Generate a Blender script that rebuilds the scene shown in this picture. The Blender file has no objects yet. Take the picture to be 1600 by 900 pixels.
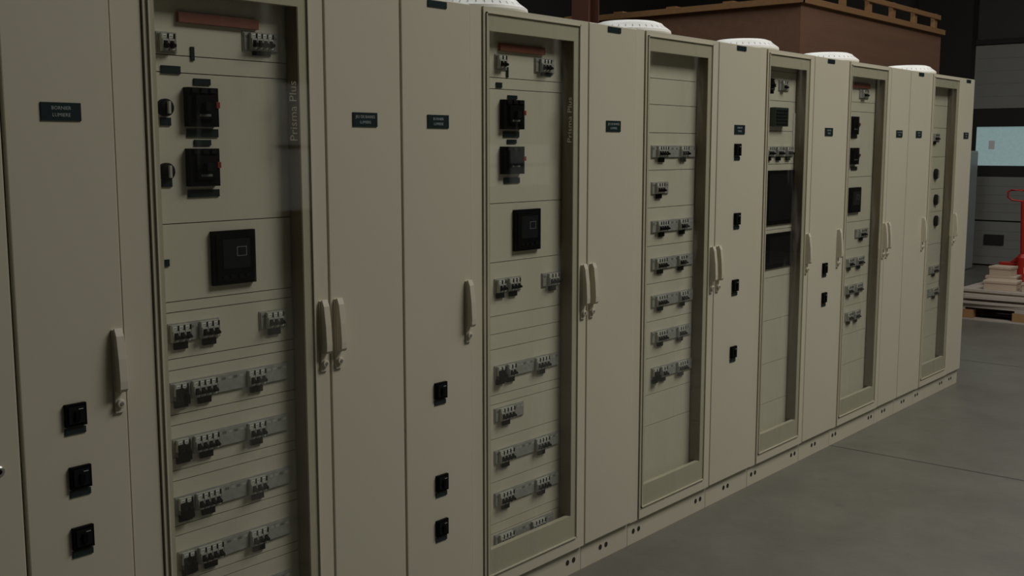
import bpy, bmesh, math, random
from mathutils import Vector, Matrix
random.seed(4)
scene=bpy.context.scene
COL=scene.collection
# ---------------------------------------------------------------- camera
F=1700.0
PITCH=math.atan(219/F)
AZ=math.atan(1432*math.cos(PITCH)/F)
CAMZ=1.64
cam_d=bpy.data.cameras.new("camera"); cam_d.sensor_width=36; cam_d.lens=F/1600*36
cam=bpy.data.objects.new("camera",cam_d); COL.objects.link(cam)
cam.location=(0,0,CAMZ); cam.rotation_euler=(math.radians(90)-PITCH,0,AZ)
scene.camera=cam
scene.view_settings.view_transform='Standard'
ROT=cam.rotation_euler.to_matrix()
def P(px,py,X):
    """survey helper: photo point -> (y,z) on the vertical plane x=X"""
    d=ROT@Vector(((px-800)/F,-(py-450)/F,-1))
    t=X/d.x
    return t*d.y, CAMZ+t*d.z
XF=-2.40   # door faces
XP=-2.455  # front plates inside glazed cabinets
# ---------------------------------------------------------------- materials
def mat(name,col,rough=0.5,metal=0.0,noise=0.0,nscale=6.0,emit=0.0,bump=0.0,spec=0.5):
    m=bpy.data.materials.new(name); m.use_nodes=True
    nt=m.node_tree; b=nt.nodes["Principled BSDF"]
    b.inputs["Base Color"].default_value=(*col,1); b.inputs["Roughness"].default_value=rough
    b.inputs["Metallic"].default_value=metal
    b.inputs["Specular IOR Level"].default_value=spec
    if noise>0 or bump>0:
        tc=nt.nodes.new("ShaderNodeTexCoord"); n=nt.nodes.new("ShaderNodeTexNoise")
        n.inputs["Scale"].default_value=nscale; n.inputs["Detail"].default_value=6
        nt.links.new(tc.outputs["Object"],n.inputs["Vector"])
        if noise>0:
            r=nt.nodes.new("ShaderNodeMix"); r.data_type='RGBA'
            r.inputs[6].default_value=(*[c*(1-noise) for c in col],1)
            r.inputs[7].default_value=(*[min(1,c*(1+noise)) for c in col],1)
            nt.links.new(n.outputs["Fac"],r.inputs[0]); nt.links.new(r.outputs[2],b.inputs["Base Color"])
        if bump>0:
            bp=nt.nodes.new("ShaderNodeBump"); bp.inputs["Strength"].default_value=bump; bp.inputs["Distance"].default_value=0.01
            nt.links.new(n.outputs["Fac"],bp.inputs["Height"]); nt.links.new(bp.outputs[0],b.inputs["Normal"])
    if emit>0:
        b.inputs["Emission Color"].default_value=(*col,1); b.inputs["Emission Strength"].default_value=emit
    return m
cream=mat("cream_enamel",(0.60,0.56,0.435),0.36,noise=0.06,nscale=1.5,spec=0.45)
cream2=mat("cream_plate",(0.74,0.705,0.58),0.5,noise=0.04,nscale=3)
handle_m=mat("handle_plastic",(0.62,0.575,0.46),0.45)
inner=mat("shaded_inner_side",(0.22,0.175,0.12),0.6,noise=0.2,nscale=8)  # shade inside the cabinet is put into this dark brown
gapm=mat("dark_gap",(0.02,0.018,0.015),0.8)
black=mat("black_plastic",(0.003,0.003,0.004),0.6,spec=0.1)
dgrey=mat("dark_grey_plastic",(0.009,0.009,0.010),0.6,spec=0.12)
screen=mat("meter_screen",(0.016,0.018,0.021),0.3,spec=0.25)
grey=mat("grey_strip",(0.38,0.38,0.36),0.45,noise=0.3,nscale=60)
lgrey=mat("light_grey_plastic",(0.52,0.52,0.49),0.4)
mgrey=mat("mid_grey_plastic",(0.20,0.20,0.19),0.45)
white=mat("white_enamel",(0.93,0.93,0.90),0.4)
slotm=mat("slot_shadow_grey",(0.28,0.28,0.27),0.7)
paperm=mat("paper",(0.75,0.74,0.70),0.8)
red=mat("red_plastic",(0.30,0.03,0.02),0.45)
redstrip=mat("red_strip",(0.25,0.085,0.05),0.5)
redpaint=mat("red_paint",(0.50,0.03,0.02),0.35)
plate_m=mat("nameplate_green",(0.010,0.024,0.026),0.35)
engr=mat("engraving_white",(0.34,0.38,0.36),0.6)
metal=mat("zinc",(0.5,0.48,0.44),0.35,metal=0.8)
blueg=mat("green_plastic",(0.02,0.04,0.033),0.5)
ghost=mat("glass_print",(0.30,0.26,0.20),0.6)
rubber=mat("rubber",(0.02,0.02,0.02),0.8)
def glass_mat():
    m=bpy.data.materials.new("door_glass"); m.use_nodes=True; nt=m.node_tree; nt.nodes.clear()
    out=nt.nodes.new("ShaderNodeOutputMaterial")
    tr=nt.nodes.new("ShaderNodeBsdfTransparent"); tr.inputs[0].default_value=(0.965,0.97,0.95,1)
    gl=nt.nodes.new("ShaderNodeBsdfGlossy"); gl.inputs["Roughness"].default_value=0.03
    fr=nt.nodes.new("ShaderNodeFresnel")
    ge=nt.nodes.new("ShaderNodeNewGeometry")
    io=nt.nodes.new("ShaderNodeMapRange"); io.inputs[3].default_value=1.5; io.inputs[4].default_value=1/1.5
    mx=nt.nodes.new("ShaderNodeMixShader")
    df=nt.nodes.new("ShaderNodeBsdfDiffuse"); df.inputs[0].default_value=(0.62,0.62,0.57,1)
    m2=nt.nodes.new("ShaderNodeMixShader")
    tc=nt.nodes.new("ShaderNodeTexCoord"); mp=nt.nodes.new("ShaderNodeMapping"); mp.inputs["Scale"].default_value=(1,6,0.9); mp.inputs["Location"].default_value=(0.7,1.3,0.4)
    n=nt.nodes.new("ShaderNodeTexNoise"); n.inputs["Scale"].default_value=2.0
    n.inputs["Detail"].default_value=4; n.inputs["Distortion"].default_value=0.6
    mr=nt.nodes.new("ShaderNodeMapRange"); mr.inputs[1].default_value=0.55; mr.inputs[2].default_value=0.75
    mr.inputs[3].default_value=0.0; mr.inputs[4].default_value=0.07  # faint smear haze; its vertical streaks also paint in pale reflections
    L=nt.links.new
    L(ge.outputs["Backfacing"],io.inputs[0]); L(io.outputs[0],fr.inputs[0])
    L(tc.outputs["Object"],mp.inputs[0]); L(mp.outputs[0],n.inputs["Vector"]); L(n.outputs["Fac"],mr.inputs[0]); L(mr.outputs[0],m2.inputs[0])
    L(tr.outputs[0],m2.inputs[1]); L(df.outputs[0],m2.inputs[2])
    L(fr.outputs[0],mx.inputs[0]); L(m2.outputs[0],mx.inputs[1]); L(gl.outputs[0],mx.inputs[2]); L(mx.outputs[0],out.inputs[0])
    return m
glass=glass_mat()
def wood_mat(name,c1,c2,scale=3.0,axis=0):
    m=bpy.data.materials.new(name); m.use_nodes=True; nt=m.node_tree; b=nt.nodes["Principled BSDF"]
    tc=nt.nodes.new("ShaderNodeTexCoord"); mp=nt.nodes.new("ShaderNodeMapping")
    s=[14,14,14]; s[axis]=1.0; mp.inputs["Scale"].default_value=s
    n=nt.nodes.new("ShaderNodeTexNoise"); n.inputs["Scale"].default_value=scale; n.inputs["Detail"].default_value=8
    r=nt.nodes.new("ShaderNodeMix"); r.data_type='RGBA'; r.inputs[6].default_value=(*c1,1); r.inputs[7].default_value=(*c2,1)
    L=nt.links.new; L(tc.outputs["Object"],mp.inputs[0]); L(mp.outputs[0],n.inputs["Vector"]); L(n.outputs["Fac"],r.inputs[0]); L(r.outputs[2],b.inputs["Base Color"])
    b.inputs["Roughness"].default_value=0.75
    return m
ply=wood_mat("brown_board",(0.125,0.060,0.034),(0.19,0.096,0.053),1.2,1)
beam=wood_mat("beam_wood",(0.19,0.095,0.035),(0.29,0.155,0.06),2,1)
pal=wood_mat("pallet_wood",(0.36,0.31,0.27),(0.60,0.54,0.48),2,0)
blk=wood_mat("block_wood",(0.33,0.17,0.07),(0.45,0.26,0.12),2,2)
carton=mat("pale_carton",(0.56,0.45,0.34),0.8,noise=0.08,nscale=5)
def concrete():
    m=bpy.data.materials.new("concrete_floor"); m.use_nodes=True; nt=m.node_tree; b=nt.nodes["Principled BSDF"]
    L=nt.links.new; N=nt.nodes.new
    tc=N("ShaderNodeTexCoord")
    n=N("ShaderNodeTexNoise"); n.inputs["Scale"].default_value=1.6; n.inputs["Detail"].default_value=15; n.inputs["Roughness"].default_value=0.82
    L(tc.outputs["Object"],n.inputs["Vector"])
    cr=N("ShaderNodeValToRGB"); cr.color_ramp.elements[0].position=0.3; cr.color_ramp.elements[0].color=(0.112,0.108,0.090,1)
    cr.color_ramp.elements[1].position=0.7; cr.color_ramp.elements[1].color=(0.178,0.173,0.149,1)
    L(n.outputs["Fac"],cr.inputs[0])
    v=N("ShaderNodeTexNoise"); v.inputs["Scale"].default_value=9; v.inputs["Detail"].default_value=3
    L(tc.outputs["Object"],v.inputs["Vector"])
    vr=N("ShaderNodeMapRange"); vr.inputs[1].default_value=0.66; vr.inputs[2].default_value=0.74; vr.inputs[4].default_value=0.3
    L(v.outputs["Fac"],vr.inputs[0])
    st=N("ShaderNodeMix"); st.data_type='RGBA'; L(vr.outputs[0],st.inputs[0]); L(cr.outputs[0],st.inputs[6]); st.inputs[7].default_value=(0.07,0.067,0.055,1)
    sx=N("ShaderNodeSeparateXYZ"); L(tc.outputs["Object"],sx.inputs[0])
    last=None
    for i,off in ((0,1.05),(1,0.35)):
        a=N("ShaderNodeMath"); a.operation='ADD'; a.inputs[1].default_value=off; L(sx.outputs[i],a.inputs[0])
        w=N("ShaderNodeMath"); w.operation='PINGPONG'; w.inputs[1].default_value=1.5; L(a.outputs[0],w.inputs[0])
        c=N("ShaderNodeMath"); c.operation='LESS_THAN'; c.inputs[1].default_value=0.007; L(w.outputs[0],c.inputs[0])
        if last is None: last=c
        else:
            mx=N("ShaderNodeMath"); mx.operation='MAXIMUM'; L(last.outputs[0],mx.inputs[0]); L(c.outputs[0],mx.inputs[1]); last=mx
    r=N("ShaderNodeMix"); r.data_type='RGBA'; L(last.outputs[0],r.inputs[0]); L(st.outputs[2],r.inputs[6]); r.inputs[7].default_value=(0.045,0.045,0.04,1)
    L(r.outputs[2],b.inputs["Base Color"]); b.inputs["Roughness"].default_value=0.40; b.inputs["Specular IOR Level"].default_value=0.38
    return m
conc=concrete()
# ---------------------------------------------------------------- mesh builder
WL={}
class M:
    def __init__(s,*mats): s.bm=bmesh.new(); s.mats=mats
    def _faces(s,fs,mi):
        for f in fs: f.material_index=mi
    def box(s,x0,x1,y0,y1,z0,z1,mi=0):
        v=[s.bm.verts.new((x,y,z)) for x in (x0,x1) for y in (y0,y1) for z in (z0,z1)]
        idx=[(0,1,3,2),(4,6,7,5),(0,4,5,1),(2,3,7,6),(0,2,6,4),(1,5,7,3)]
        s._faces([s.bm.faces.new([v[i] for i in q]) for q in idx],mi); return s
    def prism(s,prof,y0,y1,mi=0):   # profile in xz
        a=[s.bm.verts.new((x,y0,z)) for x,z in prof]; b=[s.bm.verts.new((x,y1,z)) for x,z in prof]
        n=len(prof); fs=[s.bm.faces.new(a),s.bm.faces.new(b[::-1])]
        for i in range(n): fs.append(s.bm.faces.new([a[i],b[i],b[(i+1)%n],a[(i+1)%n]]))
        s._faces(fs,mi); return s
    def lathe(s,prof,c,axis='z',seg=40,mi=0):
        rings=[]
        for r,h in prof:
            ring=[]
            for k in range(seg):
                a=2*math.pi*k/seg
                if axis=='z': co=(c[0]+r*math.cos(a),c[1]+r*math.sin(a),c[2]+h)
                elif axis=='x': co=(c[0]+h,c[1]+r*math.cos(a),c[2]+r*math.sin(a))
                else: co=(c[0]+r*math.cos(a),c[1]+h,c[2]+r*math.sin(a))
                ring.append(s.bm.verts.new(co))
            rings.append(ring)
        fs=[]
        for i in range(len(rings)-1):
            for k in range(seg):
                fs.append(s.bm.faces.new([rings[i][k],rings[i][(k+1)%seg],rings[i+1][(k+1)%seg],rings[i+1][k]]))
        for ring in (rings[0],rings[-1]): fs.append(s.bm.faces.new(ring))
        s._faces(fs,mi); return s
    def tube(s,pts,r,mi=0,seg=12):
        pts=[Vector(p) for p in pts]; rings=[]
        for i,p in enumerate(pts):
            t=(pts[min(i+1,len(pts)-1)]-pts[max(i-1,0)]).normalized()
            u=t.cross(Vector((1,0.03,0.02))).normalized(); w=t.cross(u)
            rings.append([s.bm.verts.new(p+r*(math.cos(2*math.pi*k/seg)*u+math.sin(2*math.pi*k/seg)*w)) for k in range(seg)])
        fs=[]
        for i in range(len(rings)-1):
            for k in range(seg): fs.append(s.bm.faces.new([rings[i][k],rings[i][(k+1)%seg],rings[i+1][(k+1)%seg],rings[i+1][k]]))
        fs+= [s.bm.faces.new(rings[0]),s.bm.faces.new(rings[-1])]
        s._faces(fs,mi); return s
    def text(s,body,size,x,y,z,mi=0,vert=False):
        vs,ps=text_geo(body,size)
        nv=[s.bm.verts.new((x,y+(-v if vert else u),z+(u if vert else v))) for u,v in vs]
        for p in ps:
            try: f=s.bm.faces.new([nv[i] for i in p]); f.material_index=mi
            except ValueError: pass
        return s
    def mesh(s,name,origin=(0,0,0)):
        bmesh.ops.recalc_face_normals(s.bm,faces=s.bm.faces[:])
        bmesh.ops.translate(s.bm,verts=s.bm.verts[:],vec=-Vector(origin))
        me=bpy.data.meshes.new(name); s.bm.to_mesh(me); s.bm.free()
        for m in s.mats: me.materials.append(m)
        return me
    def done(s,name,origin,parent=None,bevel=0,smooth=False):
        me=s.mesh(name,origin); return place(me,name,origin,parent,bevel,smooth)
def place(me,name,origin,parent=None,bevel=0,smooth=False):
    o=bpy.data.objects.new(name,me); COL.objects.link(o); origin=Vector(origin)
    o.location=origin-(WL[parent.name] if parent else Vector((0,0,0)))
    if parent: o.parent=parent
    WL[o.name]=origin
    if bevel:
        b=o.modifiers.new("bevel","BEVEL"); b.width=bevel; b.segments=2; b.limit_method='ANGLE'
    if smooth:
        for p in me.polygons: p.use_smooth=True
        try:
            me.set_sharp_from_angle(angle=math.radians(40))
        except Exception: pass
    return o
def empty(name,loc,label,cat,group=None):
    e=bpy.data.objects.new(name,None); e.empty_display_size=0.1; COL.objects.link(e); e.location=loc
    WL[e.name]=Vector(loc); e["label"]=label; e["category"]=cat
    if group: e["group"]=group
    return e
_tc={}
def text_geo(body,size):
    if (body,size) in _tc: return _tc[(body,size)]
    c=bpy.data.curves.new("t","FONT"); c.body=body; c.size=size; c.align_x='CENTER'; c.align_y='CENTER'; c.resolution_u=2
    o=bpy.data.objects.new("t",c); COL.objects.link(o)
    bpy.context.view_layer.update()
    dg=bpy.context.evaluated_depsgraph_get()
    me=bpy.data.meshes.new_from_object(o.evaluated_get(dg))
    r=([(v.co.x,v.co.y) for v in me.vertices],[list(p.vertices) for p in me.polygons])
    bpy.data.objects.remove(o); bpy.data.curves.remove(c); bpy.data.meshes.remove(me)
    _tc[(body,size)]=r; return r
# ---------------------------------------------------------------- shared meshes
def mk_handle():
    m=M(handle_m,mgrey)
    m.box(0,0.007,-0.012,0.012,-0.105,0.100)
    m.prism([(0.007,0.100),(0.013,0.104),(0.021,0.085),(0.028,0.03),(0.031,-0.025),(0.030,-0.044),(0.024,-0.052),(0.007,-0.052)],-0.0105,0.0105)
    m.lathe([(0.0105,0.007),(0.0105,0.015),(0.008,0.016)],(0,0,-0.082),'x',20,0)
    m.lathe([(0.005,0.016),(0.005,0.0175)],(0,0,-0.082),'x',16,1)
    return m.mesh("door_handle")
HANDLE=mk_handle()
def mk_breaker(n,dark=False):
    m=M(lgrey,black,dgrey,white,mgrey)
    w=0.018*n
    m.box(-0.002,0.010,-w/2,w/2,-0.0225,0.0225,0)
    for i in range(n):
        c=-w/2+0.018*(i+0.5)
        m.box(0.010,0.014,c-0.0083,c+0.0083,-0.020,0.008,2 if dark else 0)
        m.box(0.014,0.0145,c-0.0060,c+0.0060,-0.0150,0.003,1)
        m.prism([(0.0145,-0.001),(0.026,-0.006),(0.026,-0.012),(0.0145,-0.014)],c-0.0048,c+0.0048,1)
        m.box(0.010,0.0106,c-0.006,c+0.006,0.011,0.019,3)
        m.box(0.0106,0.0110,c-0.004,c+0.003,0.0135,0.0155,4)
        m.box(0.010,0.0142,c+0.0083,c+0.0094,-0.0215,0.0215,2)
    if dark:
        m.box(-0.002,0.020,-w/2,w/2,-0.032,-0.010,1); m.box(0.010,0.015,-w/2+0.002,w/2-0.014,-0.010,0.010,2)
    return m.mesh("circuit_breaker")
BRK={(n,d):mk_breaker(n,d) for n in (2,3,4) for d in (False,True)}
def mk_tag(w,h=0.018):
    m=M(black,dgrey); m.box(-0.001,0.005,-w/2,w/2,-h/2,h/2); m.box(0.005,0.0058,-w/2+0.003,w/2-0.003,-h/2+0.003,h/2-0.003,1)
    return m.mesh("tag_holder")
TAG=mk_tag(0.040)
def mk_switch():
    m=M(black,dgrey,plate_m,engr)
    m.box(0,0.010,-0.026,0.026,-0.027,0.027,0)
    m.box(0.010,0.013,-0.020,0.020,-0.020,0.020,1)
    m.box(0.013,0.018,-0.006,0.006,-0.012,0.010,0)
    m.box(0.013,0.0136,0.004,0.016,0.013,0.015,3)
    m.box(0,0.003,-0.026,0.026,-0.047,-0.031,2)
    return m.mesh("control_switch")
SWITCH=mk_switch()
def mk_mccb(w,h):
    m=M(black,dgrey,red,mgrey)
    m.box(0,0.022,-w/2,w/2,-h/2,h/2)
    m.box(0.022,0.032,-w*0.32,w*0.32,-h*0.30,h*0.30,0)
    m.box(0.032,0.046,-w*0.10,w*0.10,-h*0.10,h*0.12,1)
    m.box(0.022,0.0335,w*0.34,w*0.46,-h*0.02,h*0.14,2)
    m.box(0.032,0.0325,-w*0.22,w*0.16,-h*0.24,-h*0.18,3)
    for k in (-1,0,1): m.box(0.022,0.028,k*w*0.3-w*0.1,k*w*0.3+w*0.1,h*0.36,h*0.47,1)
    return m.mesh("molded_breaker")
def mk_meter(w,h):
    m=M(black,dgrey,screen,mgrey)
    m.box(0,0.014,-w/2,w/2,-h/2,h/2)
    m.box(0.014,0.018,-w*0.44,w*0.44,-h*0.44,h*0.44,0)
    m.box(0.018,0.019,-w*0.30,w*0.34,-h*0.20,h*0.34,2)
    for k in range(4): m.box(0.018,0.021,-w*0.32+k*w*0.18,-w*0.22+k*w*0.18,-h*0.38,-h*0.32,1)
    m.box(0.019,0.0192,w*0.02,w*0.26,h*0.02,h*0.20,3); m.box(0.0192,0.0194,w*0.04,w*0.24,h*0.035,h*0.185,2)
    return m.mesh("power_meter")
# ---------------------------------------------------------------- cabinets
CG="electrical distribution cabinets in one row"
def ypx(px,py=400): return P(px,py,XF)[0]
ZT=2.10; ZB=0.10; XB=-2.95
def plinth(e,y0,y1,first):
    m=M(cream,gapm)
    m.box(XB,XF-0.018,y0+0.0015,y1-0.0015,0.0,ZB-0.004)
    for c in (y0+0.045,y0+0.085,y1-0.085,y1-0.045) if (y1-y0)>0.45 else ((y0+y1)/2-0.03,(y0+y1)/2+0.01):
        m.lathe([(0.011,0),(0.011,0.0012)],(XF-0.0185,c,0.052),'x',18,1)
    m.done("plinth",(XF-0.3,(y0+y1)/2,0),e)
def nameplate(door,yc,zc,w,h,lines,name="nameplate",x=XF):
    m=M(plate_m,engr)
    m.box(x,x+0.003,yc-w/2,yc+w/2,zc-h/2,zc+h/2)
    if lines:
        n=len(lines); s=0.0115
        for i,t in enumerate(lines): m.text(t,s,x+0.0034,yc,zc+((n-1)/2-i)*0.0155,1)
    return m.done(name,(x,yc,zc),door)
HZ=1.105
def handle(door,yc): 
    return place(HANDLE,"door_handle",(XF,yc,HZ),door,bevel=0.004)
def solid_cabinet(y0,y1,label,lines,hside,switches=(),toptag=False,tag_px=None):
    yc=(y0+y1)/2
    e=empty("electrical_cabinet",(-2.67,yc,0),label,"cabinet",CG)
    b=M(cream,gapm); b.box(XB,XF-0.022,y0+0.0015,y1-0.0015,ZB,ZT)
    b.box(XF-0.022,XF-0.018,y0+0.003,y1-0.003,ZB+0.006,ZT-0.006,1)
    b.done("cabinet_body",(-2.67,yc,ZB),e)
    plinth(e,y0,y1,False)
    d=M(cream); d.box(XF-0.018,XF,y0+0.004,y1-0.004,ZB+0.004,ZT-0.002)
    door=d.done("cabinet_door",(XF,yc,1.1),e,bevel=0.003)
    if lines is not None: nameplate(door,yc,1.722,0.096,0.041,lines)
    if toptag: nameplate(door,yc,ZT-0.018,0.085,0.020,None,"circuit_tag")
    if hside=='r': handle(door,y1-0.026)
    elif hside=='l': handle(door,y0+0.028)
    for px,py in switches:
        y,z=P(px,py,XF+0.005); place(SWITCH,"control_switch",(XF,y,z),door,bevel=0.0015)
    return e,door
def row(plate,px0,px1,py,groups,strip=True,tags=True):
    pm=(px0+px1)/2
    ya=P(px0,py,XP+0.01)[0]; yb=P(px1,py,XP+0.01)[0]; z=P(pm,py,XP+0.01)[1]
    m=M(grey,lgrey,dgrey,mgrey)
    m.box(XP,XP+0.004,ya,yb,z-0.026,z+0.026)
    m.box(XP+0.004,XP+0.007,ya+0.003,yb-0.003,z-0.0225,z+0.0225,0)
    n=max(1,int((yb-ya-0.006)/0.018)); st=(yb-ya-0.006)/n
    for k in range(n):
        a=ya+0.003+k*st
        m.box(XP+0.007,XP+0.0075,a+0.003,a+st-0.003,z+0.009,z+0.016,3 if (k*7)%5<2 else 1)
    m.done("rail_window",(XP,(ya+yb)/2,z),plate)
    for g in groups:
        gp,n=g[0],g[1]; dark=len(g)>2
        gy=P(gp,py,XP+0.015)[0]
        gy=max(ya+n*0.009,min(yb-n*0.009,gy))
        o=place(BRK[(n,dark)],"circuit_breaker",(XP+0.007,gy,z),plate)
        if tags: place(TAG,"tag_holder",(XP+0.003,gy+0.004,z-0.034),plate)
def glazed_cabinet(y0,y1,label,seams,content,fan=True,stile=0.06,glass_text=False):
    yc=(y0+y1)/2
    e=empty("glazed_electrical_cabinet",(-2.67,yc,0),label,"cabinet",CG)
    b=M(cream,inner,gapm); t=0.02
    xb=XF-0.022
    dy0=y0+stile                      # door starts here
    b.box(XB,XB+t,y0+0.0015,y1-0.0015,ZB,ZT)                        # back
    b.box(XB+t,xb,y0+0.0015,dy0+0.02,ZB,ZT)                         # hinge side post
    b.box(XB+t,XF-0.006,y0+0.0015,dy0-0.004,ZB,ZT)                  # hinge strip
    b.box(XB+t,xb,y1-t,y1-0.0015,ZB,ZT)
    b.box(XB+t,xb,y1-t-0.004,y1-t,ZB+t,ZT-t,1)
    b.box(XB+t,xb,dy0+0.02,y1-t,ZT-t,ZT)
    b.box(XB+t,xb,dy0+0.02,y1-t,ZB,ZB+t)
    b.done("cabinet_body",(-2.67,yc,ZB),e)
    plinth(e,y0,y1,False)
    # door frame
    oz0,oz1=0.245,2.022; oy0=dy0+0.030; oy1=y1-0.09
    a0,a1,c0,c1=dy0,y1-0.004,ZB+0.004,ZT-0.002
    d=M(cream,inner)
    for (p,q,r,s_) in ((a0,oy0,c0,c1),(oy1,a1,c0,c1),(oy0,oy1,c0,oz0),(oy0,oy1,oz1,c1)):
        d.box(XF-0.020,XF,p,q,r,s_)
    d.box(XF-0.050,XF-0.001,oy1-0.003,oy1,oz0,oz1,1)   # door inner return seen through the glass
    door=d.done("cabinet_door",(XF,yc,1.1),e)
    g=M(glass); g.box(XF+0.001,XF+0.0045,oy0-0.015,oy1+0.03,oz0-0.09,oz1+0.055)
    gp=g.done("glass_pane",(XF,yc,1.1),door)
    gf=M(cream)
    p0,p1,q0,q1=oy0-0.019,oy1+0.034,oz0-0.094,oz1+0.059
    for bx in ((p0,p0+0.004,q0,q1),(p1-0.004,p1,q0,q1),(p0,p1,q0,q0+0.004),(p0,p1,q1-0.004,q1)): gf.box(XF,XF+0.006,*bx)
    gf.done("glazing_bead",(XF,yc,1.1),door)
    if glass_text:
        tm=M(ghost); tm.text("Prisma Plus",0.036,XF-0.0005,oy1-0.022,1.74,0,vert=True)
        tm.done("glass_lettering",(XF,oy1-0.03,1.74),door)
    handle(door,y1-0.028)
    # front plates
    zs=[ZB+0.03]+sorted(seams)+[ZT-0.03]
    pm=M(cream2,gapm); pya,pyb=dy0+0.022,y1-0.026
    pm.box(XP-0.03,XP-0.012,pya,pyb,ZB+0.03,ZT-0.03,1)
    for i in range(len(zs)-1): pm.box(XP-0.012,XP,pya,pyb,zs[i]+0.0012,zs[i+1]-0.0012)
    plate=pm.done("front_plate",(XP,yc,1.1),e)
    content(plate)
    if fan:
        fx=-2.66; fm=M(white,slotm)
        fm.lathe([(0.135,0.0),(0.135,0.012),(0.178,0.014),(0.182,0.020),(0.180,0.030),(0.150,0.052),(0.143,0.060),(0.120,0.068),(0.0001,0.070)],(fx,yc,ZT),'z',56)
        for k in range(36):
            an=2*math.pi*k/36; ca,sa=math.cos(an),math.sin(an)
            q=[]
            for r,h in ((0.172,0.0372),(0.160,0.0460)):
                for w in (-0.0015,0.0015): q.append(fm.bm.verts.new((fx+r*ca-w*sa,yc+r*sa+w*ca,ZT+h)))
            f=fm.bm.faces.new([q[0],q[1],q[3],q[2]]); f.material_index=1
        fm.done("roof_ventilator",(fx,yc,ZT),e,smooth=True)
    return e
def plates(plate,px,py,w,h,name="circuit_tag",m_=None):
    y,z=P(px,py,XP)
    m=M(m_ or plate_m); m.box(XP,XP+0.004,y-w/2,y+w/2,z-h/2,z+h/2); m.done(name,(XP,y,z),plate)
def dev(plate,kind,px0,px1,py0,py1):
    ya=P(px0,(py0+py1)/2,XP+0.02)[0]; yb=P(px1,(py0+py1)/2,XP+0.02)[0]
    z1=P((px0+px1)/2,py0,XP+0.02)[1]; z0=P((px0+px1)/2,py1,XP+0.02)[1]
    me=(mk_mccb if kind=='m' else mk_meter)(yb-ya,z1-z0)
    place(me,"molded_breaker" if kind=='m' else "power_meter",(XP,(ya+yb)/2,(z0+z1)/2),plate,bevel=0.0015)
def knob(plate,px,py,r=0.022):
    y,z=P(px,py,XP)
    m=M(dgrey,lgrey); m.lathe([(r,0),(r,0.012),(r*0.8,0.018),(r*0.5,0.02)],(XP,y,z),'x',24); m.box(XP+0.02,XP+0.028,y-0.003,y+0.003,z-r*0.7,z+r*0.7,1)
    m.done("selector_knob",(XP,y,z),plate)
def redbar(plate,px0,px1,py):
    ya=P(px0,py,XP)[0]; yb=P(px1,py,XP)[0]; z=P((px0+px1)/2,py,XP)[1]
    m=M(redstrip,gapm); m.box(XP,XP+0.012,ya,yb,z-0.013,z+0.013); m.done("red_warning_strip",(XP,(ya+yb)/2,z),plate,bevel=0.001)
def sz(px,pys): return [P(px,p,XP)[1] for p in pys]

# boundaries measured along the row
PXB=[16,190,513,630,738,917,992,1116,1182,1263,1311,1381,1411,1441,1489,1509]
Y=[ypx(p) for p in PXB]
L_S="narrow cream steel cabinet with plain closed door"
# cut-off neighbour
e0,d0=solid_cabinet(Y[0]-0.33,Y[0],"narrow cream steel cabinet with round lock on its edge",None,None)
yl,zl=P(-3,737,XF)
lk=M(metal,dgrey); lk.lathe([(0.013,0),(0.013,0.006),(0.010,0.008)],(XF,yl,zl),'x',24); lk.lathe([(0.006,0.008),(0.006,0.0085)],(XF,yl,zl),'x',12,1)
lk.done("door_lock",(XF,yl,zl),d0)
solid_cabinet(Y[0],Y[1],"narrow cream steel cabinet with three black control switches",["BORNIER","LUMIERE"],'r',[(118,648),(126,745),(130,839)])
def c1(p):
    redbar(p,275,400,33)
    row(p,247,278,66,[(262,2)],tags=False); row(p,382,436,66,[(409,4)],tags=False)
    plates(p,266,109,0.055,0.02); plates(p,300,84,0.01,0.035); plates(p,408,84,0.06,0.012)
    plates(p,315,128,0.05,0.016); plates(p,316,208,0.095,0.021); plates(p,316,223,0.05,0.015); plates(p,318,302,0.095,0.019)
    dev(p,'m',294,341,137,198); dev(p,'m',297,343,232,291)
    knob(p,256,168); knob(p,258,268); plates(p,258,190,0.03,0.02); plates(p,260,286,0.03,0.02); plates(p,259,411,0.018,0.018)
    dev(p,'d',336,402,360,444)
    row(p,265,345,517,[(283,3),(328,3)]); row(p,408,450,499,[(430,3)])
    row(p,268,452,597,[(283,2,1),(320,4),(402,3)])
    row(p,270,452,681,[(286,2,1),(323,4),(402,3)])
    row(p,275,455,768,[(290,2,1),(326,4),(404,3)])
    row(p,280,456,850,[(295,2,1),(330,4),(406,3)])
    row(p,284,457,935,[(298,2,1),(334,4),(408,3)])
glazed_cabinet(Y[1],Y[2],"glazed cream cabinet showing rows of circuit breakers and meter",sz(350,[92,118,345,462,478,548,565,632,648,716,732,800,815,885,900]),c1,fan=True,glass_text=True,stile=0.085)
solid_cabinet(Y[2],Y[3],L_S,["JEU DE BARRES","LUMIERE"],'l')
solid_cabinet(Y[3],Y[4],"narrow cream steel cabinet with three low black switches",["BORNIER","LUMIERE"],'r',[(689,610),(691,754),(691,824)],toptag=True)
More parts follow.
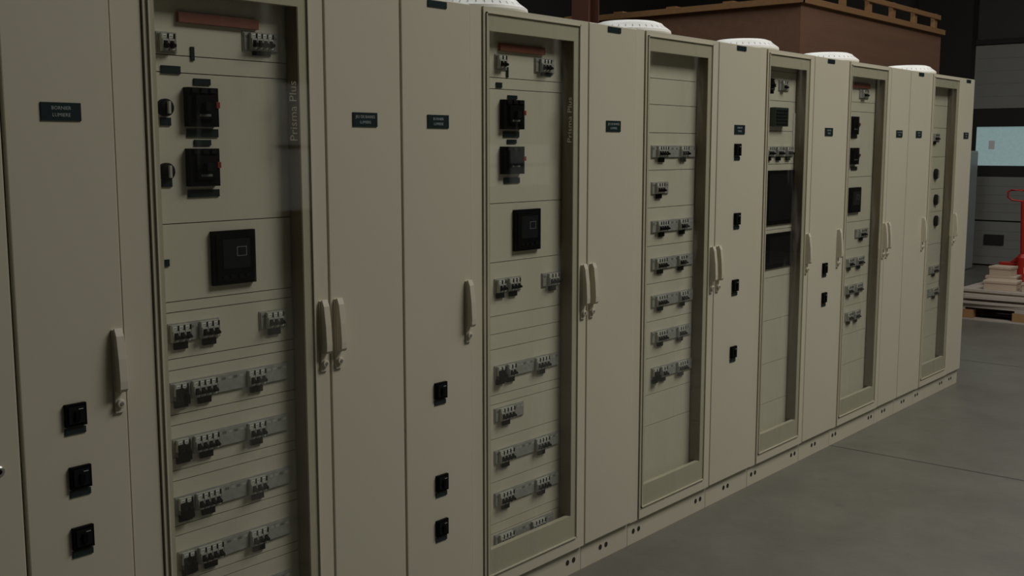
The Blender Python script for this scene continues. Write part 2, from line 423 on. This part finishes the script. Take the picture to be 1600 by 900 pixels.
def c2(p):
    redbar(p,778,848,77)
    row(p,776,794,97,[(785,2)],tags=False); row(p,838,868,103,[(853,3)],tags=False)
    plates(p,792,113,0.01,0.035); plates(p,853,116,0.06,0.012); plates(p,779,133,0.03,0.018)
    plates(p,800,152,0.05,0.013); plates(p,798,210,0.085,0.02); plates(p,799,221,0.05,0.014); plates(p,799,282,0.085,0.019)
    dev(p,'m',788,819,156,202); dev(p,'m',788,819,229,272)
    dev(p,'d',808,847,327,391)
    row(p,775,816,445,[(784,2),(804,3)]); row(p,849,880,436,[(865,3)])
    row(p,775,874,572,[(784,2,1),(800,2),(848,4)])
    row(p,775,820,644,[(793,4)])
    row(p,775,874,700,[(792,4),(848,4)])
    row(p,775,874,764,[(792,4),(848,4)])
    row(p,775,866,829,[(792,4),(842,4)])
glazed_cabinet(Y[4],Y[5],"glazed cream cabinet with breaker rows and black square meter",sz(825,[125,142,315,404,485,512,535,604,618,670,735,798,812,868]),c2,glass_text=True)
solid_cabinet(Y[5],Y[6],L_S,["JEU DE BARRES","LUMIERE"],'l',toptag=True)
def c3(p):
    for py,px1,g in ((237,1088,[(1036,4),(1070,3)]),(294,1046,[(1032,3)]),(352,1084,[(1036,4),(1068,3)]),(409,1084,[(1034,4),(1066,3)]),(466,1084,[(1034,4),(1068,3)]),(521,1081,[(1034,4),(1065,3)]),(576,1083,[(1026,2,1),(1038,2),(1066,4)])):
        row(p,1020,px1,py,g)
glazed_cabinet(Y[6],Y[7],"glazed cream cabinet with seven rows of circuit breakers",sz(1055,[125,165,208,265,322,380,437,494,549,604,650]),c3)
solid_cabinet(Y[7],Y[8],"narrow cream steel cabinet with four black switches in column",["BORNIER","FORCE"],'l',[(1153,234),(1152,342),(1149,446),(1146,550)],toptag=True)
def c4(p):
    dev(p,'m',1199,1209,122,146); row(p,1219,1234,134,[(1226,2)],tags=False)
    y,z=P(1213,183,XP); m=M(blueg,dgrey); m.box(XP,XP+0.03,y-0.07,y+0.07,z-0.045,z+0.045)
    for k in range(5): m.box(XP+0.03,XP+0.033,y-0.06,y+0.06,z-0.038+k*0.016,z-0.030+k*0.016,1)
    m.done("terminal_unit",(XP,y,z),p)
    row(p,1197,1241,237,[(1204,3),(1219,3),(1234,3)])
    for a,b_ in ((266,350),(363,417)):
        ya_=P(1197,a,XP)[0]; yb_=P(1241,a,XP)[0]; z1=P(1218,a,XP)[1]; z0=P(1218,b_,XP)[1]
        m=M(black,dgrey); m.box(XP,XP+0.008,ya_,yb_,z0,z1); m.box(XP+0.008,XP+0.010,ya_+0.02,yb_-0.02,z0+0.02,z1-0.02,1)
        m.done("black_cover_panel",(XP,(ya_+yb_)/2,(z0+z1)/2),p,bevel=0.001)
    plates(p,1243,208,0.07,0.2,"paper_sheet",paperm)
glazed_cabinet(Y[8],Y[9],"glazed cream cabinet with two large black display panels",sz(1222,[112,158,205,256,357,430,495,560,620]),c4)
solid_cabinet(Y[9],Y[10],"narrow cream steel cabinet with two black switches at mid height",["BORNIER","FORCE"],'r',[(1289,419),(1288,465)],toptag=True)
def c5(p):
    redbar(p,1330,1357,134)
    row(p,1345,1359,147,[(1352,3)],tags=False)
    dev(p,'m',1328,1342,182,210); dev(p,'m',1328,1342,231,257); dev(p,'d',1330,1347,293,332)
    plates(p,1334,213,0.08,0.02); plates(p,1334,263,0.08,0.02)
    row(p,1338,1358,364,[(1348,4)]); row(p,1323,1352,409,[(1329,3),(1344,4)]); row(p,1322,1350,451,[(1328,3),(1342,4)]); row(p,1322,1346,493,[(1328,3),(1339,3)])
glazed_cabinet(Y[10],Y[11],"glazed cream cabinet with breakers and small square meter",sz(1345,[160,175,276,345,386,430,472,515,560]),c5)
solid_cabinet(Y[11],Y[12],L_S,["JEU DE BARRES","FORCE"],'l')
solid_cabinet(Y[12],Y[13],L_S,["BORNIER","FORCE"],'r',toptag=True)
def c6(p):
    for py in (272,312,345): knob(p,1461,py,0.035)
    row(p,1453,1469,421,[(1461,4)]); row(p,1451,1469,456,[(1461,4)]); row(p,1456,1470,215,[(1463,4)])
glazed_cabinet(Y[13],Y[14],"glazed cream cabinet with round dials near row end",sz(1465,[165,200,245,295,330,380,440,480,520]),c6)
solid_cabinet(Y[14],Y[15],"narrow cream end cabinet closing the row",["BORNIER","FORCE"],None,toptag=True)

# ---------------------------------------------------------------- room shell
def struct(name,m,origin=(0,0,0),**k):
    o=m.done(name,origin,**k); o["kind"]="structure"; return o
wallm=mat("dark_wall_paint",(0.05,0.047,0.043),0.8,noise=0.1,nscale=2)
wallr=mat("grey_wall_paint",(0.085,0.085,0.08),0.8,noise=0.4,nscale=0.8)
ceilm=mat("dark_ceiling",(0.05,0.048,0.045),0.9,noise=0.1,nscale=2)
panelm=mat("door_panel_grey",(0.24,0.24,0.22),0.55,noise=0.06,nscale=3)
frost=mat("frosted_window",(0.42,0.60,0.60),0.4,noise=0.3,nscale=25,emit=0.28)
reflw=mat("added_window_glow",(0.60,0.62,0.58),0.4,noise=0.7,nscale=2,emit=0.20)  # glow of the added windows, for the door glass to reflect
YW=16.0
struct("floor",M(conc).box(-10,7,-4,YW,-0.1,0))
struct("ceiling",M(ceilm).box(-10,7,-4,YW,6.0,6.1))
struct("wall_left",M(wallm).box(-10.1,-10,-4,YW,0,6))
struct("wall_right",M(wallr).box(7,7.1,-4,YW,0,6))
struct("wall_near",M(wallr).box(-10,7,-4.1,-4,0,6))
struct("wall_far",M(wallm).box(-10,7,YW,YW+0.1,0,6))
# sectional door in far wall
dm=M(panelm,gapm)
DX0,DX1=-4.93,-0.9
for z0,z1 in ((0.02,0.62),(0.64,1.24),(2.18,3.04)):
    dm.box(DX0,DX1,YW-0.06,YW-0.012,z0,z1)
    n=5
    for k in range(1,n): 
        z=z0+(z1-z0)*k/n; dm.box(DX0+0.05,DX1-0.05,YW-0.063,YW-0.06,z-0.008,z+0.008)
dm.box(DX0,DX1,YW-0.05,YW-0.012,1.24,1.395,1); dm.box(DX0,DX1,YW-0.05,YW-0.012,1.93,2.18,1)
x=DX0
for k in range(5):
    dm.box(x,x+0.06,YW-0.05,YW-0.012,1.395,1.93,1); x+=(DX1-DX0-0.06)/4
dm.box(-4.68,-4.42,YW-0.085,YW-0.06,0.30,0.44,1)
struct("door_1",dm)
wm=M(frost,white); wm.box(DX0,DX1,YW-0.03,YW-0.014,1.395,1.93)
wm.box(-4.70,-4.62,YW-0.032,YW-0.030,1.62,1.74,1)
struct("window_1",wm)
tm=M(gapm); tm.box(DX0-0.75,DX0,YW-0.25,YW-0.01,0,6); tm.box(DX0,DX1,YW-0.08,YW-0.01,3.05,3.12)
tm.box(DX1,DX1+0.2,YW-0.2,YW-0.01,0,3.3)
struct("trim_1",tm)
def added_win(name,y0,n,wd,z0,z1):  # unseen glowing windows, added for their reflections in the door glass
    w2=M(reflw,gapm)
    for k in range(n):
        a=y0+k*(wd+0.3); w2.box(6.96,6.999,a,a+wd,z0,z1)
        for q in (a-0.05,a+wd): w2.box(6.94,6.999,q,q+0.05,z0-0.05,z1+0.05,1)
        for q in (z0-0.05,(z0+z1)/2-0.02,z1): w2.box(6.94,6.999,a,a+wd,q,q+0.05,1)
    struct(name,w2)
added_win("added_window_2",9.1,1,0.9,0.8,2.5)
added_win("added_window_3",12.6,2,1.1,1.0,1.7)
# ---------------------------------------------------------------- crate behind cabinets
cx1=-3.62; ya=P(1250,60,cx1)[0]; yb=P(1470,60,cx1)[0]; zt=P(1250,-6,cx1)[1]
cr=empty("storage_crate",((cx1-2.8+cx1)/2,(ya+yb)/2,0),"tall brown board crate with timber rails around its top","crate")
x0=cx1-2.8
m=M(ply); m.box(x0,cx1,ya,yb,0.12,zt-0.04); m.done("crate_panel",((x0+cx1)/2,(ya+yb)/2,0.12),cr)
m=M(beam)
m.box(cx1,cx1+0.03,ya-0.03,yb+0.03,zt-0.045,zt); m.box(x0,cx1+0.03,ya-0.035,ya,zt-0.045,zt)
m.box(x0,cx1,yb,yb+0.03,zt-0.045,zt); m.box(x0-0.03,x0,ya,yb,zt-0.045,zt)
for k in range(6):
    xx=x0+0.1+k*(cx1-x0-0.25)/5; m.box(xx,xx+0.09,ya+0.02,yb-0.02,zt-0.04,zt+0.02)
for k in range(6):
    yy_=ya+0.25+k*(yb-ya-0.4)/5; m.box(cx1-0.05,cx1-0.01,yy_,yy_+0.06,zt-0.02,zt+0.14)
m.box(cx1-0.01,cx1+0.01,ya+0.2,yb-0.05,zt+0.09,zt+0.13)
m.done("crate_rail",((x0+cx1)/2,(ya+yb)/2,zt),cr)
m=M(beam)
for k in range(3):
    yy=ya+0.05+k*(yb-ya-0.2)/2; m.box(x0,cx1,yy,yy+0.1,0,0.12)
m.done("crate_skid",((x0+cx1)/2,(ya+yb)/2,0),cr)
rust=mat("rust_brown_paint",(0.12,0.045,0.03),0.6,noise=0.1,nscale=4)
yy=7.0; xx=-yy*math.tan(AZ-math.atan(112/F))
m=M(rust); m.box(xx-0.08,xx+0.08,yy-0.07,yy-0.06,0,6); m.box(xx-0.08,xx+0.08,yy+0.06,yy+0.07,0,6); m.box(xx-0.005,xx+0.005,yy-0.06,yy+0.06,0,6)
o=m.done("steel_column",(xx,yy,0)); o["label"]="rust brown steel I-section column behind the cabinets"; o["category"]="column"
# ---------------------------------------------------------------- pallet, boards, cartons
px0,px1,py0,py1=-3.40,-2.20,10.75,11.55
pe=empty("wooden_pallet",((px0+px1)/2,(py0+py1)/2,0),"worn wooden pallet on the concrete floor","pallet")
m=M(pal)
for k in range(7):
    a=py0+k*(py1-py0-0.095)/6; m.box(px0,px1,a,a+0.095,0.122,0.144)
for a in (px0,(px0+px1)/2-0.05,px1-0.1): m.box(a,a+0.1,py0,py1,0.1,0.122)
m.done("deck_board",((px0+px1)/2,(py0+py1)/2,0.12),pe,bevel=0.002)
m=M(pal)
for a in (py0,(py0+py1)/2-0.05,py1-0.1): m.box(px0,px1,a,a+0.1,0,0.02)
m.done("bottom_board",((px0+px1)/2,(py0+py1)/2,0),pe,bevel=0.002)
for a in (px0+0.03,(px0+px1)/2-0.07,px1-0.145):
    for b_ in (py0,(py0+py1)/2-0.05,py1-0.1):
        M(blk).box(a,a+0.145,b_,b_+0.1,0.02,0.1).done("pallet_block",(a+0.07,b_+0.05,0.02),pe,bevel=0.002)
z=0.144
for i in range(8):
    dx=random.uniform(-0.03,0.10); dy=random.uniform(-0.03,0.03); h=random.choice((0.012,0.018,0.024))
    m=M(pal); m.box(px0-0.02+dx,px1-0.03+dx,py0+0.02+dy,py1-0.02+dy,z,z+h)
    o=m.done("timber_board",((px0+px1)/2,(py0+py1)/2,z),bevel=0.002); o.rotation_euler=(0,0,math.radians(random.uniform(-3.5,3.5)))
    o["label"]="flat weathered board stacked on the pallet"; o["category"]="board"; o["group"]="boards stacked on the pallet"; z+=h
def cart(x0,x1,y0,y1,z0,h,rz=0):
    c=Vector(((x0+x1)/2,(y0+y1)/2,z0))
    e=empty("cardboard_box",c,"small pale cardboard box on stacked boards","box","pale boxes on the pallet")
    m=M(carton); m.box(x0,x1,y0,y1,z0,z0+h*0.72); m.done("box_base",c,e,bevel=0.003)
    m=M(carton); m.box(x0-0.006,x1+0.006,y0-0.006,y1+0.006,z0+h*0.72,z0+h); m.done("box_lid",(c.x,c.y,z0+h*0.72),e,bevel=0.003)
    e.rotation_euler=(0,0,math.radians(rz))
cart(-3.17,-2.88,10.84,11.06,z,0.09,3); cart(-2.82,-2.50,10.84,11.06,z,0.09,-2); cart(-3.25,-2.98,11.17,11.42,z,0.10,4)
cart(-3.22,-3.02,11.20,11.38,z+0.101,0.09,-5)
cart(-2.90,-2.66,11.16,11.40,z,0.20,5)
# ---------------------------------------------------------------- pallet truck
jx,jy=-3.36,12.9
je=empty("pallet_truck",(jx,jy,0),"red hand pallet truck standing behind the boxes","pallet truck")
m=M(redpaint); m.box(jx-0.27,jx-0.11,jy+0.15,jy+1.3,0.06,0.11); m.box(jx+0.11,jx+0.27,jy+0.15,jy+1.3,0.06,0.11); m.box(jx-0.27,jx+0.27,jy+0.05,jy+0.17,0.06,0.36)
m.prism([(jx-0.16,0.36),(jx-0.07,0.44),(jx+0.07,0.44),(jx+0.16,0.36)],jy+0.05,jy+0.15)
m.done("truck_fork",(jx,jy+0.5,0.06),je,bevel=0.008)
m=M(redpaint,dgrey); m.lathe([(0.06,0),(0.06,0.26),(0.035,0.30)],(jx,jy-0.03,0.17),'z',20); m.box(jx-0.1,jx+0.1,jy-0.1,jy+0.05,0.14,0.2,0)
m.done("hydraulic_pump",(jx,jy-0.03,0.17),je)
m=M(rubber)
for s_ in (-1,1): m.lathe([(0.085,-0.025),(0.09,-0.02),(0.09,0.02),(0.085,0.025)],(jx+s_*0.06,jy-0.03,0.09),'y',24)
m.done("steer_wheel",(jx,jy-0.03,0.09),je)
m=M(rubber)
for s_ in (-0.19,0.19): m.lathe([(0.04,-0.03),(0.04,0.03)],(jx+s_,jy+1.1,0.04),'y',18)
m.done("fork_roller",(jx,jy+1.1,0.04),je)
m=M(redpaint); m.tube([(jx,jy-0.03,0.4),(jx,jy-0.08,0.7),(jx,jy-0.14,1.06)],0.024)
m.tube([(jx,jy-0.14,1.06),(jx-0.11,jy-0.16,1.07),(jx-0.15,jy-0.17,1.10),(jx-0.15,jy-0.18,1.16),(jx-0.12,jy-0.18,1.18),(jx,jy-0.18,1.18),(jx+0.12,jy-0.18,1.18),(jx+0.15,jy-0.18,1.16),(jx+0.15,jy-0.17,1.10),(jx+0.11,jy-0.16,1.07),(jx,jy-0.14,1.06)],0.010)
m.done("steering_handle",(jx,jy-0.1,0.8),je,smooth=True)
# pale metal locker near far door
lx,ly=-4.97,15.2
le=empty("metal_locker",(lx,ly,0),"pale grey metal locker standing by the far door","locker")
lm=mat("locker_enamel",(0.36,0.39,0.40),0.4)
M(lm).box(lx-0.3,lx+0.3,ly-0.25,ly+0.25,0,1.6).done("locker_body",(lx,ly,0),le,bevel=0.02)
for s_ in (0,1):
    M(lm).box(lx-0.29+s_*0.295,lx-0.005+s_*0.295,ly-0.268,ly-0.252,0.06,1.57).done("locker_door",(lx-0.15+s_*0.3,ly-0.26,0.8),le,bevel=0.004)
# ---------------------------------------------------------------- light
def area(name,loc,sx,sy,power,col=(1,0.97,0.91),rot=(0,0,0)):
    l=bpy.data.lights.new(name,'AREA'); l.shape='RECTANGLE'; l.size=sx; l.size_y=sy; l.energy=power; l.color=col
    o=bpy.data.objects.new(name,l); COL.objects.link(o); o.location=loc; o.rotation_euler=rot; return o
area("hall_light",(1.2,5.6,5.9),2.5,4,260)
area("hall_light",(-0.8,11,5.9),3,6,60)
area("skylight_lamp",(-4.5,6,5.9),2,9,130,(0.97,1,0.98))
w=bpy.data.worlds.new("world"); scene.world=w; w.use_nodes=True
w.node_tree.nodes["Background"].inputs[0].default_value=(0.5,0.5,0.5,1); w.node_tree.nodes["Background"].inputs[1].default_value=0.1
